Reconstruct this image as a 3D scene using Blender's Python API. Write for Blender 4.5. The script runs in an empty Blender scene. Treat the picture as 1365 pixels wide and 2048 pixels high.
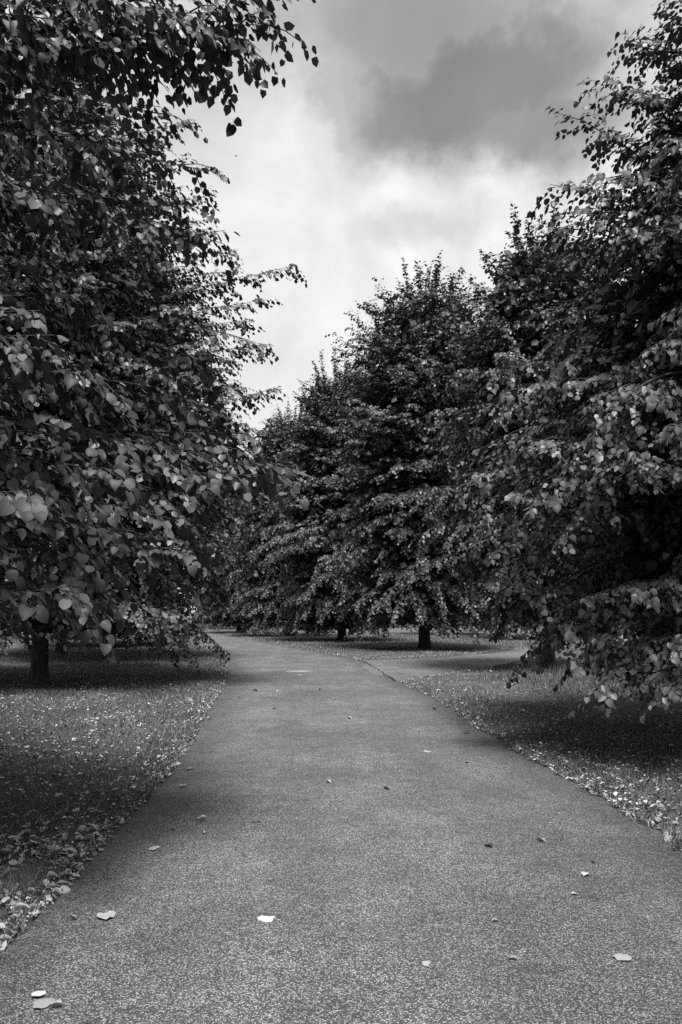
import bpy, math
import numpy as np
from mathutils import Matrix, Vector

# ------------------------------------------------------------------ camera
SC = bpy.context.scene
COL = SC.collection
EYE = 1.55
FPX, W0, H0, HORIZON = 1600.0, 1365.0, 2048.0, 1230.0
cam = bpy.data.cameras.new('camera')
camo = bpy.data.objects.new('camera', cam)
COL.objects.link(camo)
cam.sensor_fit = 'VERTICAL'
cam.sensor_height = 36.0
cam.lens = 36.0 * FPX / H0
cam.shift_y = (HORIZON - H0 / 2) / H0
cam.clip_end = 4000
camo.location = (0, 0, EYE)
camo.rotation_euler = (math.radians(90), 0, 0)
SC.camera = camo

# ------------------------------------------------------------------ light
SUN_EL = math.radians(65)
SUN_AZ = math.radians(173)          # compass bearing of the sun: 0 = ahead (+Y), 90 = right (+X)
world = bpy.data.worlds.new('World')
SC.world = world
world.use_nodes = True
SC.view_settings.view_transform = 'Standard'
SC.view_settings.look = 'None'
SC.view_settings.exposure = 0.6
SC.view_settings.gamma = 1.0
SC.view_settings.use_curve_mapping = False
SC.cycles.max_bounces = 5
SC.cycles.diffuse_bounces = 3
SC.cycles.transmission_bounces = 4
SC.cycles.glossy_bounces = 2
SC.cycles.use_denoising = False
SC.cycles.sample_clamp_indirect = 4
SC.cycles.use_adaptive_sampling = False


class NT:
    """small helper around a node tree"""
    def __init__(self, tree):
        self.t = tree
        tree.nodes.clear()

    def n(self, kind, **kw):
        node = self.t.nodes.new(kind)
        for k, v in kw.items():
            if k.startswith('i_'):
                key = k[2:]
                key = int(key) if key.isdigit() else key.replace('_', ' ')
                node.inputs[key].default_value = v
            else:
                setattr(node, k, v)
        return node

    def l(self, a, b):
        self.t.links.new(a, b)

    def math(self, op, a, b=None, c=None, clamp=False):
        m = self.n('ShaderNodeMath', operation=op, use_clamp=clamp)
        for i, v in enumerate((a, b, c)):
            if v is None:
                continue
            if isinstance(v, (int, float)):
                m.inputs[i].default_value = v
            else:
                self.l(v, m.inputs[i])
        return m.outputs[0]

    def mapr(self, v, a, b, c, d, smooth=True):
        m = self.n('ShaderNodeMapRange', interpolation_type='SMOOTHSTEP' if smooth else 'LINEAR')
        self.l(v, m.inputs['Value'])
        for k, x in zip(('From Min', 'From Max', 'To Min', 'To Max'), (a, b, c, d)):
            m.inputs[k].default_value = x
        return m.outputs['Result']

    def mix(self, f, a, b):
        m = self.n('ShaderNodeMix', data_type='FLOAT')
        for s, v in zip((m.inputs[0], m.inputs[2], m.inputs[3]), (f, a, b)):
            if isinstance(v, (int, float)):
                s.default_value = v
            else:
                self.l(v, s)
        return m.outputs[0]

    def noise(self, vec, scale, detail=4, rough=0.55, dist=0.0):
        m = self.n('ShaderNodeTexNoise')
        m.inputs['Scale'].default_value = scale
        m.inputs['Detail'].default_value = detail
        m.inputs['Roughness'].default_value = rough
        m.inputs['Distortion'].default_value = dist
        if vec is not None:
            self.l(vec, m.inputs['Vector'])
        return m


def pixdir(px, py):
    v = np.array([(px - W0 / 2) / FPX, 1.0, (HORIZON - py) / FPX])
    return v / np.linalg.norm(v)


def build_world():
    w = NT(world.node_tree)
    tc = w.n('ShaderNodeTexCoord')
    d = tc.outputs['Generated']
    sky = w.n('ShaderNodeTexSky', sky_type='NISHITA', sun_disc=False)
    sky.sun_elevation = SUN_EL
    sky.sun_rotation = SUN_AZ
    bw = w.n('ShaderNodeRGBToBW')
    w.l(sky.outputs[0], bw.inputs[0])
    # clouds: a bright broken layer, with heavier grey cloud in it
    n1 = w.noise(d, 2.6, 6, 0.52, 0.35)
    n2 = w.noise(d, 5.5, 10, 0.6, 0.5)
    warp = w.n('ShaderNodeVectorMath', operation='MULTIPLY_ADD')
    n3 = w.noise(d, 5.0, 9, 0.62)
    w.l(n3.outputs['Color'], warp.inputs[0])
    warp.inputs[1].default_value = (0.26, 0.26, 0.20)
    w.l(d, warp.inputs[2])
    dark = None
    for (px, py, sx, sz, r0, r1, amt) in CLOUDS:
        c = pixdir(px, py) + np.array([.13, .13, .10])
        s = w.n('ShaderNodeVectorMath', operation='SUBTRACT')
        w.l(warp.outputs[0], s.inputs[0])
        s.inputs[1].default_value = tuple(c)
        m = w.n('ShaderNodeVectorMath', operation='MULTIPLY')
        w.l(s.outputs[0], m.inputs[0])
        m.inputs[1].default_value = (1 / sx, 1 / sx, 1 / sz)
        ln = w.n('ShaderNodeVectorMath', operation='LENGTH')
        w.l(m.outputs[0], ln.inputs[0])
        f = w.mapr(ln.outputs['Value'], r0, r1, amt, 0.0)
        dark = f if dark is None else w.math('MAXIMUM', dark, f)
    broad = w.mapr(n1.outputs[0], 0.38, 0.66, 0.0, 1.0)
    sep = w.n('ShaderNodeSeparateXYZ')
    w.l(d, sep.inputs[0])
    high = w.mapr(sep.outputs[2], 0.44, 0.80, 0.0, 1.0)       # cloud base looks greyer overhead than low down
    light = w.mix(broad, 0.95, 0.74)
    light = w.math('SUBTRACT', light, w.math('MULTIPLY', high, 0.24))
    fine = w.mapr(n2.outputs[0], 0.3, 0.7, 0.80, 1.12, False)
    light = w.math('MULTIPLY', light, fine)
    lum = w.mix(dark, light, w.math('MULTIPLY', fine, 0.20))
    cloud = w.math('MULTIPLY', lum, 7.0)
    tot = w.mix(0.94, bw.outputs[0], cloud)
    bg = w.n('ShaderNodeBackground')
    bg.inputs['Strength'].default_value = 0.1
    w.l(tot, bg.inputs['Color'])
    out = w.n('ShaderNodeOutputWorld')
    w.l(bg.outputs[0], out.inputs[0])


#        px    py   wide  high  r0   r1   strength
CLOUDS = [(960, 185, 0.185, 0.082, 0.35, 1.15, 0.88),
          (850, 25, 0.19, 0.085, 0.2, 1.2, 0.66),
          (700, 225, 0.055, 0.040, 0.30, 1.1, 0.46),
          (1100, 260, 0.17, 0.055, 0.25, 1.18, 0.80),
          (1230, 120, 0.10, 0.060, 0.10, 1.2, 0.35),
          (900, 470, 0.10, 0.022, 0.1, 1.2, 0.25)]
build_world()

sun = bpy.data.lights.new('sun', 'SUN')
suno = bpy.data.objects.new('sun', sun)
COL.objects.link(suno)
sun.energy = 5.0
sun.angle = math.radians(18.0)
sun.color = (1, 1, 1)
sv = Vector((math.sin(SUN_AZ) * math.cos(SUN_EL), math.cos(SUN_AZ) * math.cos(SUN_EL), math.sin(SUN_EL)))
suno.rotation_euler = sv.to_track_quat('Z', 'Y').to_euler()
suno.location = (0, -20, 40)

STATS = []


# ------------------------------------------------------------------ materials
def material(name):
    m = bpy.data.materials.new(name)
    m.use_nodes = True
    return m, NT(m.node_tree)


def grey(v):
    return (v, v, v, 1)


def finish(nt, color, rough=0.8, bump=None, spec=0.3, transl=None, tcol=None):
    p = nt.n('ShaderNodeBsdfPrincipled')
    p.inputs['Specular IOR Level'].default_value = spec
    if isinstance(rough, (int, float)):
        p.inputs['Roughness'].default_value = rough
    else:
        nt.l(rough, p.inputs['Roughness'])
    if isinstance(color, (int, float)):
        p.inputs['Base Color'].default_value = grey(color)
    else:
        nt.l(color, p.inputs['Base Color'])
    if bump is not None:
        nt.l(bump, p.inputs['Normal'])
    out = nt.n('ShaderNodeOutputMaterial')
    if transl:
        tr = nt.n('ShaderNodeBsdfTranslucent')
        nt.l(tcol if tcol is not None else color, tr.inputs['Color'])
        mx = nt.n('ShaderNodeMixShader')
        mx.inputs[0].default_value = transl
        nt.l(p.outputs[0], mx.inputs[1])
        nt.l(tr.outputs[0], mx.inputs[2])
        nt.l(mx.outputs[0], out.inputs[0])
    else:
        nt.l(p.outputs[0], out.inputs[0])
    return p


def bump_node(nt, height, strength, dist):
    b = nt.n('ShaderNodeBump')
    b.inputs['Strength'].default_value = strength
    b.inputs['Distance'].default_value = dist
    nt.l(height, b.inputs['Height'])
    return b.outputs[0]


def mat_leaf(name, lo, hi, veins, per_object=False, rough=0.42, transl=0.07, spec=0.5):
    m, nt = material(name)
    if per_object:
        rnd = nt.n('ShaderNodeObjectInfo').outputs['Random']
    else:
        rnd = nt.n('ShaderNodeNewGeometry').outputs['Random Per Island']
    r2 = nt.math('POWER', rnd, 1.7)
    col = nt.mix(r2, lo, hi)
    bump = None
    if veins:
        uv = nt.n('ShaderNodeUVMap')
        sep = nt.n('ShaderNodeSeparateXYZ')
        nt.l(uv.outputs[0], sep.inputs[0])
        au = nt.math('ABSOLUTE', sep.outputs[0])
        t = nt.math('SUBTRACT', nt.math('MULTIPLY', sep.outputs[1], 5.0), nt.math('MULTIPLY', au, 5.0))
        fr = nt.math('ABSOLUTE', nt.math('SUBTRACT', nt.math('FRACT', t), 0.5))
        vein = nt.mapr(fr, 0.0, 0.16, 0.7, 0.0)
        mid = nt.mapr(au, 0.0, 0.035, 1.0, 0.0)
        vv = nt.math('MAXIMUM', vein, mid)
        col = nt.math('MULTIPLY', col, nt.math('ADD', nt.math('MULTIPLY', vv, 0.25), 0.93))
        bump = bump_node(nt, fr, 0.15, 0.003)
    finish(nt, col, rough, bump, spec, transl)
    return m


M_LEAF_NEAR = mat_leaf('lime_leaf_veined', 0.032, 0.10, True, rough=.55, spec=.3)
M_LEAF_ONE = mat_leaf('lime_leaf_single', 0.028, 0.085, True, per_object=True, rough=.58, spec=.25)
M_LEAF = mat_leaf('lime_leaf', 0.036, 0.11, False, rough=.46, spec=.42)
M_BRACT = mat_leaf('lime_bract', 0.12, 0.22, False, rough=0.6, transl=0.25)
M_FALLEN = mat_leaf('fallen_leaf', 0.10, 0.66, False, rough=0.6, transl=0.0, spec=0.25)
M_FALLEN_ONE = mat_leaf('fallen_leaf_single', 0.16, 0.46, True, per_object=True, rough=0.6, transl=0.0, spec=0.25)
M_FALLEN_PALE = mat_leaf('fallen_leaf_pale', 0.30, 0.44, True, per_object=True, rough=0.6, transl=0.0, spec=0.25)
M_FALLEN_DARK = mat_leaf('fallen_leaf_dark', 0.05, 0.10, True, per_object=True, rough=0.7, transl=0.0, spec=0.2)


def mat_bark():
    m, nt = material('bark')
    tc = nt.n('ShaderNodeTexCoord')
    mp = nt.n('ShaderNodeMapping')
    mp.inputs['Scale'].default_value = (14, 14, 2.2)
    nt.l(tc.outputs['Object'], mp.inputs[0])
    n = nt.noise(mp.outputs[0], 1.0, 6, 0.65, 0.6)
    col = nt.mapr(n.outputs[0], 0.3, 0.72, 0.018, 0.07)
    finish(nt, col, 0.9, bump_node(nt, n.outputs[0], 0.9, 0.03), 0.15)
    return m


M_BARK = mat_bark()


def mat_asphalt(name, base, seed):
    m, nt = material(name)
    tc = nt.n('ShaderNodeTexCoord')
    mp = nt.n('ShaderNodeMapping')
    mp.inputs['Location'].default_value = (seed, seed * .7, 0)
    nt.l(tc.outputs['Object'], mp.inputs[0])
    v = mp.outputs[0]
    vo = nt.n('ShaderNodeTexVoronoi', feature='F1')
    vo.inputs['Scale'].default_value = 140
    nt.l(v, vo.inputs['Vector'])
    sepc = nt.n('ShaderNodeSeparateColor')
    nt.l(vo.outputs['Color'], sepc.inputs[0])
    stone = sepc.outputs[0]
    body = nt.mapr(vo.outputs['Distance'], 0.34, 0.72, 1.0, 0.0)
    # light chips, mid chips, bitumen between them
    chip = nt.math('ADD', nt.math('MULTIPLY', nt.math('POWER', stone, 1.9), 2.3), 0.2)
    bright = nt.math('MULTIPLY', nt.mapr(sepc.outputs[1], 0.95, 1.0, 0.0, 1.0), 0.8)
    chip = nt.math('ADD', chip, bright)
    tone = nt.mix(body, 0.22, chip)
    big = nt.noise(v, 0.55, 5, 0.6)
    mid = nt.noise(v, 7.0, 5, 0.65)
    med = nt.noise(v, 1.9, 6, 0.65, 0.4)
    tone = nt.math('MULTIPLY', tone, nt.mapr(med.outputs[0], 0.3, 0.7, 0.78, 1.2, False))
    streak = nt.n('ShaderNodeMapping')
    streak.inputs['Scale'].default_value = (1.6, 0.12, 1)
    nt.l(v, streak.inputs[0])
    st = nt.noise(streak.outputs[0], 1.0, 4, 0.6)
    tone = nt.math('MULTIPLY', tone, nt.mapr(big.outputs[0], 0.3, 0.7, 0.72, 1.22, False))
    tone = nt.math('MULTIPLY', tone, nt.mapr(mid.outputs[0], 0.3, 0.7, 0.82, 1.16, False))
    tone = nt.math('MULTIPLY', tone, nt.mapr(st.outputs[0], 0.3, 0.7, 0.88, 1.12, False))
    uvn = nt.n('ShaderNodeUVMap')
    su = nt.n('ShaderNodeSeparateXYZ')
    nt.l(uvn.outputs[0], su.inputs[0])
    edge = nt.math('ABSOLUTE', nt.math('SUBTRACT', su.outputs[0], 0.5))
    edge = nt.math('ADD', edge, nt.math('MULTIPLY', nt.math('SUBTRACT', big.outputs[0], 0.5), 0.25))
    tone = nt.math('MULTIPLY', tone, nt.mapr(edge, 0.34, 0.50, 1.0, 0.62))      # earth and moss trodden in along both edges
    col = nt.math('MULTIPLY', tone, base)
    h = nt.math('ADD', nt.math('MULTIPLY', body, nt.math('ADD', stone, 0.5)), nt.math('MULTIPLY', mid.outputs[0], 0.3))
    finish(nt, col, 0.62, bump_node(nt, h, 0.6, 0.003), 0.6)
    return m


def mat_ground():
    m, nt = material('lawn_soil')
    tc = nt.n('ShaderNodeTexCoord')
    v = tc.outputs['Object']
    a = nt.noise(v, 0.35, 5, 0.6)
    b = nt.noise(v, 28, 6, 0.7)
    c = nt.noise(v, 3.0, 5, 0.6)
    col = nt.mapr(b.outputs[0], 0.32, 0.7, 0.05, 0.16, False)
    col = nt.math('MULTIPLY', col, nt.mapr(a.outputs[0], 0.3, 0.7, 0.75, 1.25, False))
    col = nt.math('MULTIPLY', col, nt.mapr(c.outputs[0], 0.3, 0.7, 0.75, 1.25, False))
    finish(nt, col, 0.95, bump_node(nt, b.outputs[0], 1.0, 0.05), 0.1)
    return m


def mat_blade(name, lo, hi):
    m, nt = material(name)
    g = nt.n('ShaderNodeNewGeometry')
    n = nt.noise(g.outputs['Position'], 1.1, 4, 0.6)
    col = nt.mix(nt.math('POWER', g.outputs['Random Per Island'], 1.6), lo, hi)
    col = nt.math('MULTIPLY', col, nt.mapr(n.outputs[0], 0.3, 0.7, 0.7, 1.3, False))
    finish(nt, col, 0.6, None, 0.25, 0.2)
    return m


M_GRASS = mat_blade('grass_blade', 0.07, 0.29)
M_LONG = mat_blade('long_grass_blade', 0.07, 0.22)


def mat_meadow():
    m, nt = material('dry_meadow')
    tc = nt.n('ShaderNodeTexCoord')
    a = nt.noise(tc.outputs['Object'], 0.15, 6, 0.65)
    b = nt.noise(tc.outputs['Object'], 6, 5, 0.7)
    col = nt.mapr(a.outputs[0], 0.3, 0.7, 0.22, 0.36, False)
    col = nt.math('MULTIPLY', col, nt.mapr(b.outputs[0], 0.3, 0.7, 0.75, 1.2, False))
    finish(nt, col, 0.95, None, 0.1)
    return m


# ------------------------------------------------------------------ mesh helpers
def mesh_np(name, verts, faces, mats, smooth=False, uv=None, midx=None):
    """verts (N,3); faces (M,k) all of one size"""
    verts = np.asarray(verts, np.float32)
    faces = np.asarray(faces, np.int32)
    me = bpy.data.meshes.new(name)
    nf, k = faces.shape
    me.vertices.add(len(verts))
    me.vertices.foreach_set('co', verts.ravel())
    me.loops.add(nf * k)
    me.loops.foreach_set('vertex_index', faces.ravel())
    me.polygons.add(nf)
    me.polygons.foreach_set('loop_start', np.arange(0, nf * k, k, dtype=np.int32))
    if uv is not None:
        lay = me.uv_layers.new(name='UVMap')
        lay.data.foreach_set('uv', np.asarray(uv, np.float32)[faces.ravel()].ravel())
    for mt in (mats if isinstance(mats, (list, tuple)) else [mats]):
        me.materials.append(mt)
    if midx is not None:
        me.polygons.foreach_set('material_index', np.asarray(midx, np.int32))
    me.update(calc_edges=True)
    me.polygons.foreach_set('use_smooth', np.full(nf, bool(smooth)))
    me.validate()
    return me


def link(name, data, parent=None, **tags):
    o = bpy.data.objects.new(name, data)
    COL.objects.link(o)
    if parent is not None:
        o.parent = parent
    for k, v in tags.items():
        if v is not None:
            o[k] = v
    return o


class Tubes:
    """tapered tubes along poly-lines, all gathered in one mesh"""
    def __init__(self):
        self.v, self.f, self.n = [], [], 0

    def add(self, pts, rad, sides=6, cap=False):
        pts = np.asarray(pts, float)
        rad = np.asarray(rad, float)
        n = len(pts)
        tan = np.gradient(pts, axis=0)
        tan /= np.linalg.norm(tan, axis=1)[:, None] + 1e-9
        ref = np.array([0, 0, 1.0]) if abs(tan[0, 2]) < .8 else np.array([1.0, 0, 0])
        a = np.cross(tan, ref)
        a /= np.linalg.norm(a, axis=1)[:, None] + 1e-9
        b = np.cross(tan, a)
        th = np.linspace(0, 2 * np.pi, sides, endpoint=False)
        ring = a[:, None, :] * np.cos(th)[None, :, None] + b[:, None, :] * np.sin(th)[None, :, None]
        self.v.append((pts[:, None, :] + ring * rad[:, None, None]).reshape(-1, 3))
        i = np.arange(n - 1)[:, None] * sides
        j = np.arange(sides)[None, :]
        j2 = (j + 1) % sides
        q = np.stack([i + j, i + j2, i + sides + j2, i + sides + j], -1).reshape(-1, 4)
        self.f.append(q + self.n)
        self.n += n * sides

    def mesh(self, name, mat, smooth=True):
        return mesh_np(name, np.concatenate(self.v), np.concatenate(self.f), mat, smooth)


# ------------------------------------------------------------------ the paths
def smooth_line(p, n):
    """Catmull-Rom through the points, resampled to n"""
    p = np.asarray(p, float)
    q = np.vstack([2 * p[0] - p[1], p, 2 * p[-1] - p[-2]])
    out = []
    for i in range(1, len(q) - 2):
        t = np.linspace(0, 1, 24, endpoint=False)[:, None]
        a, b, c, d = q[i - 1], q[i], q[i + 1], q[i + 2]
        out.append(.5 * ((2 * b) + (c - a) * t + (2 * a - 5 * b + 4 * c - d) * t ** 2 + (3 * b - a - 3 * c + d) * t ** 3))
    out.append(p[-1:])
    out = np.vstack(out)
    s = np.r_[0, np.cumsum(np.linalg.norm(np.diff(out, axis=0), axis=1))]
    # finer towards the camera
    u = np.linspace(0, 1, n) ** 1.6 * s[-1]
    return np.stack([np.interp(u, s, out[:, k]) for k in (0, 1)], 1)


MAIN_L = [(-1.75, -8), (-1.68, -2), (-1.62, 2), (-1.60, 3.8), (-1.62, 6.7), (-1.72, 8.6), (-2.15, 13), (-2.6, 17.7), (-3.2, 22.5), (-4.2, 28),
          (-5.9, 36), (-8.3, 45), (-11.6, 62), (-17, 78), (-32, 105)]
MAIN_R = [(2.55, -8), (2.5, -2), (2.42, 2), (2.32, 4.4), (2.22, 6.6), (2.07, 8.55), (1.74, 14.6), (1.40, 18.2), (1.28, 19.8), (1.0, 24), (.62, 27.6),
          (-1.9, 37), (-6.0, 52), (-13, 76), (-28, 106)]
BR_LO = [(1.05, 17.5), (1.50, 18.7), (2.2, 20.0), (3.6, 22.3), (6.2, 26.8), (7.8, 30.3), (12, 40), (24, 55), (50, 78)]
BR_UP = [(.40, 27.5), (1.0, 28.1), (2.3, 28.8), (4.1, 30.4), (6.9, 34.4), (8.2, 36.4), (12, 44), (21, 58), (46, 82)]
NS = 900
mL, mR = smooth_line(MAIN_L, NS), smooth_line(MAIN_R, NS)
bL, bU = smooth_line(BR_LO, 150), smooth_line(BR_UP, 150)


def jitter(line, amp, seed):
    r = np.random.default_rng(seed)
    n = len(line)
    t = np.gradient(line, axis=0)
    t /= np.linalg.norm(t, axis=1)[:, None]
    nrm = np.stack([t[:, 1], -t[:, 0]], 1)
    k = r.normal(0, 1, n)
    k = np.convolve(k, np.ones(3) / 3, 'same') * 1.2
    k2 = np.convolve(r.normal(0, 1, n), np.ones(25) / 25, 'same') * 5
    return line + nrm * ((k + k2) * amp)[:, None]


mL = jitter(mL, .024, 1)
mR = jitter(mR, .024, 2)
bL[4:] = jitter(bL, .03, 3)[4:]
bU[4:] = jitter(bU, .03, 4)[4:]


def edge_at(line, y):
    """x and the cosine of the slant of an edge line at depth y (edges run away from the camera)"""
    o = np.argsort(line[:, 1])
    ly, lx = line[o, 1], line[o, 0]
    x = np.interp(y, ly, lx)
    sl = np.gradient(lx, ly + np.arange(len(ly)) * 1e-9)
    sl = np.convolve(np.clip(sl, -4, 4), np.ones(7) / 7, 'same')
    return x, 1 / np.sqrt(1 + np.interp(y, ly, sl) ** 2)


def main_sd(p):
    xl, cl = edge_at(mL, p[:, 1])
    xr, cr = edge_at(mR, p[:, 1])
    return np.maximum((xl - p[:, 0]) * cl, (p[:, 0] - xr) * cr)


def branch_sd(p):
    xr, cr = edge_at(bL, p[:, 1])
    xl, cl = edge_at(bU, p[:, 1])
    d = np.maximum((xl - p[:, 0]) * cl, (p[:, 0] - xr) * cr)
    return np.where(p[:, 1] < 17.5, np.maximum(d, 17.5 - p[:, 1]), d)


def path_sd(p):
    p = np.asarray(p, float)
    return np.minimum(main_sd(p), branch_sd(p))


def und(x, y):
    return .025 * np.sin(x * .9 + 1.3) * np.sin(y * .55 + .4) + .018 * np.sin(x * 2.3 + y * 1.1) + .01 * np.sin(y * 3.1 - x * 1.7)


def ground_z(p, sd=None):
    if sd is None:
        sd = path_sd(p)
    rise = np.clip((sd + .02) / .22, -.25, 1)
    far = np.clip(sd / 2.0, 0, 1)
    fade = np.clip(1 - (np.hypot(p[:, 0], p[:, 1]) - 60) / 60, 0, 1)
    return np.where(sd > -.02, .045 * np.maximum(rise, 0) + und(p[:, 0], p[:, 1]) * far * fade, -.04 + .02 * np.clip(-sd, 0, 0)) \
        * 1.0 + np.where(sd <= -.02, 0, -.006)


# far things sit in the ground sheet, paths lie on it
def build_ground():
    xs = np.r_[-np.geomspace(3000, 9, 34), np.arange(-8.8, 9.0, .16), np.geomspace(9.2, 3000, 34)]
    ys = np.r_[-3000, -800, -200, -60, -25, -12, np.arange(-6, 3, .5), np.arange(3, 12, .14), np.arange(12, 24, .25), np.arange(24, 46, .5),
               np.geomspace(47, 110, 36), np.geomspace(120, 3500, 20)]
    X, Y = np.meshgrid(xs, ys)
    p = np.stack([X.ravel(), Y.ravel()], 1)
    z = ground_z(p)
    v = np.c_[p, z]
    nx, ny = len(xs), len(ys)
    i = (np.arange(ny - 1)[:, None] * nx + np.arange(nx - 1)[None, :]).ravel()
    q = np.stack([i, i + 1, i + nx + 1, i + nx], 1)
    link('ground', mesh_np('ground', v, q, mat_ground(), True), kind='structure')


build_ground()


def strip(name, left, right, mat, z0, nx=14, camber=.02):
    n = len(left)
    u = np.linspace(0, 1, nx)
    P = left[:, None, :] * (1 - u)[None, :, None] + right[:, None, :] * u[None, :, None]
    z = z0 + camber * (1 - (2 * u - 1) ** 2)[None, :] + 0 * P[..., 0]
    z = z + .004 * np.sin(P[..., 0] * 1.7 + P[..., 1] * .8)
    v = np.concatenate([P, z[..., None]], -1).reshape(-1, 3)
    i = (np.arange(n - 1)[:, None] * nx + np.arange(nx - 1)[None, :]).ravel()
    q = np.stack([i, i + 1, i + nx + 1, i + nx], 1)
    uv = np.stack([np.broadcast_to(u[None, :], (n, nx)), np.broadcast_to(np.arange(n)[:, None], (n, nx))], -1).reshape(-1, 2)
    return link(name, mesh_np(name, v, q, mat, True, uv), kind='structure')


strip('path', mL, mR, mat_asphalt('asphalt', 0.168, 0.0), .0)
strip('branch_path', bL, bU, mat_asphalt('asphalt_branch', 0.20, 13.7), -.012)


def path_z(p):
    return np.full(len(p), .012)


def on_ground(px, py):
    s = (py - HORIZON) / EYE
    return np.array([(px - W0 / 2) / s, FPX / s])


def build_meadow():
    xs = np.r_[-np.geomspace(900, 40, 10), np.linspace(-36, 36, 19), np.geomspace(40, 900, 10)]
    ys = np.geomspace(112, 900, 16)
    X, Y = np.meshgrid(xs, ys)
    Y = Y + 4 * np.sin(X * .05)
    v = np.stack([X.ravel(), Y.ravel(), np.full(X.size, .05)], 1)
    nx, ny = len(xs), len(ys)
    i = (np.arange(ny - 1)[:, None] * nx + np.arange(nx - 1)[None, :]).ravel()
    q = np.stack([i, i + 1, i + nx + 1, i + nx], 1)
    link('meadow_field', mesh_np('meadow_field', v, q, mat_meadow(), True), kind='structure')


build_meadow()

# ------------------------------------------------------------------ leaf templates: x across, y from stalk to tip, z up
T8_V = np.array([(0, .09, .0), (0, .5, .0), (0, 1.04, -.14),
                 (-.27, -.03, .07), (-.50, .32, .12), (-.40, .70, .03),
                 (.27, -.03, .07), (.50, .32, .12), (.40, .70, .03)])
T8_F = np.array([(0, 4, 3), (0, 1, 4), (1, 5, 4), (1, 2, 5), (0, 6, 7), (0, 7, 1), (1, 7, 8), (1, 8, 2)])
T4_V = np.array([(0, .02, 0), (-.40, .08, .10), (-.45, .58, .07), (0, 1.03, -.12), (.45, .58, .07), (.40, .08, .10)])
T4_F = np.array([(0, 2, 1), (0, 3, 2), (0, 4, 3), (0, 5, 4)])
T2_V = np.array([(0, -.08, 0), (-.54, .42, .08), (0, 1.0, -.08), (.54, .42, .08)])
T2_F = np.array([(0, 2, 1), (0, 3, 2)])


def leaf_soup(base, ax, nr, size, TV, TF, fold, wide):
    """-> verts, faces, uv for all leaves at once"""
    N = len(base)
    bx = np.cross(ax, nr)
    k = len(TV)
    lx = TV[None, :, 0] * wide[:, None]
    ly = np.broadcast_to(TV[None, :, 1], (N, k))
    lz = TV[None, :, 2] * fold[:, None]
    v = base[:, None, :] + size[:, None, None] * (bx[:, None, :] * lx[..., None] + ax[:, None, :] * ly[..., None] + nr[:, None, :] * lz[..., None])
    f = TF[None] + (np.arange(N) * k)[:, None, None]
    uv = np.broadcast_to(TV[None, :, :2], (N, k, 2))
    return v.reshape(-1, 3), f.reshape(-1, 3), uv.reshape(-1, 2)


def unit(v):
    return v / (np.linalg.norm(v, axis=-1, keepdims=True) + 1e-9)


# ------------------------------------------------------------------ lime trees
def rotz(v, a):
    c, s = math.cos(a), math.sin(a)
    return np.array([v[0] * c - v[1] * s, v[0] * s + v[1] * c, v[2]])


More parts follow.
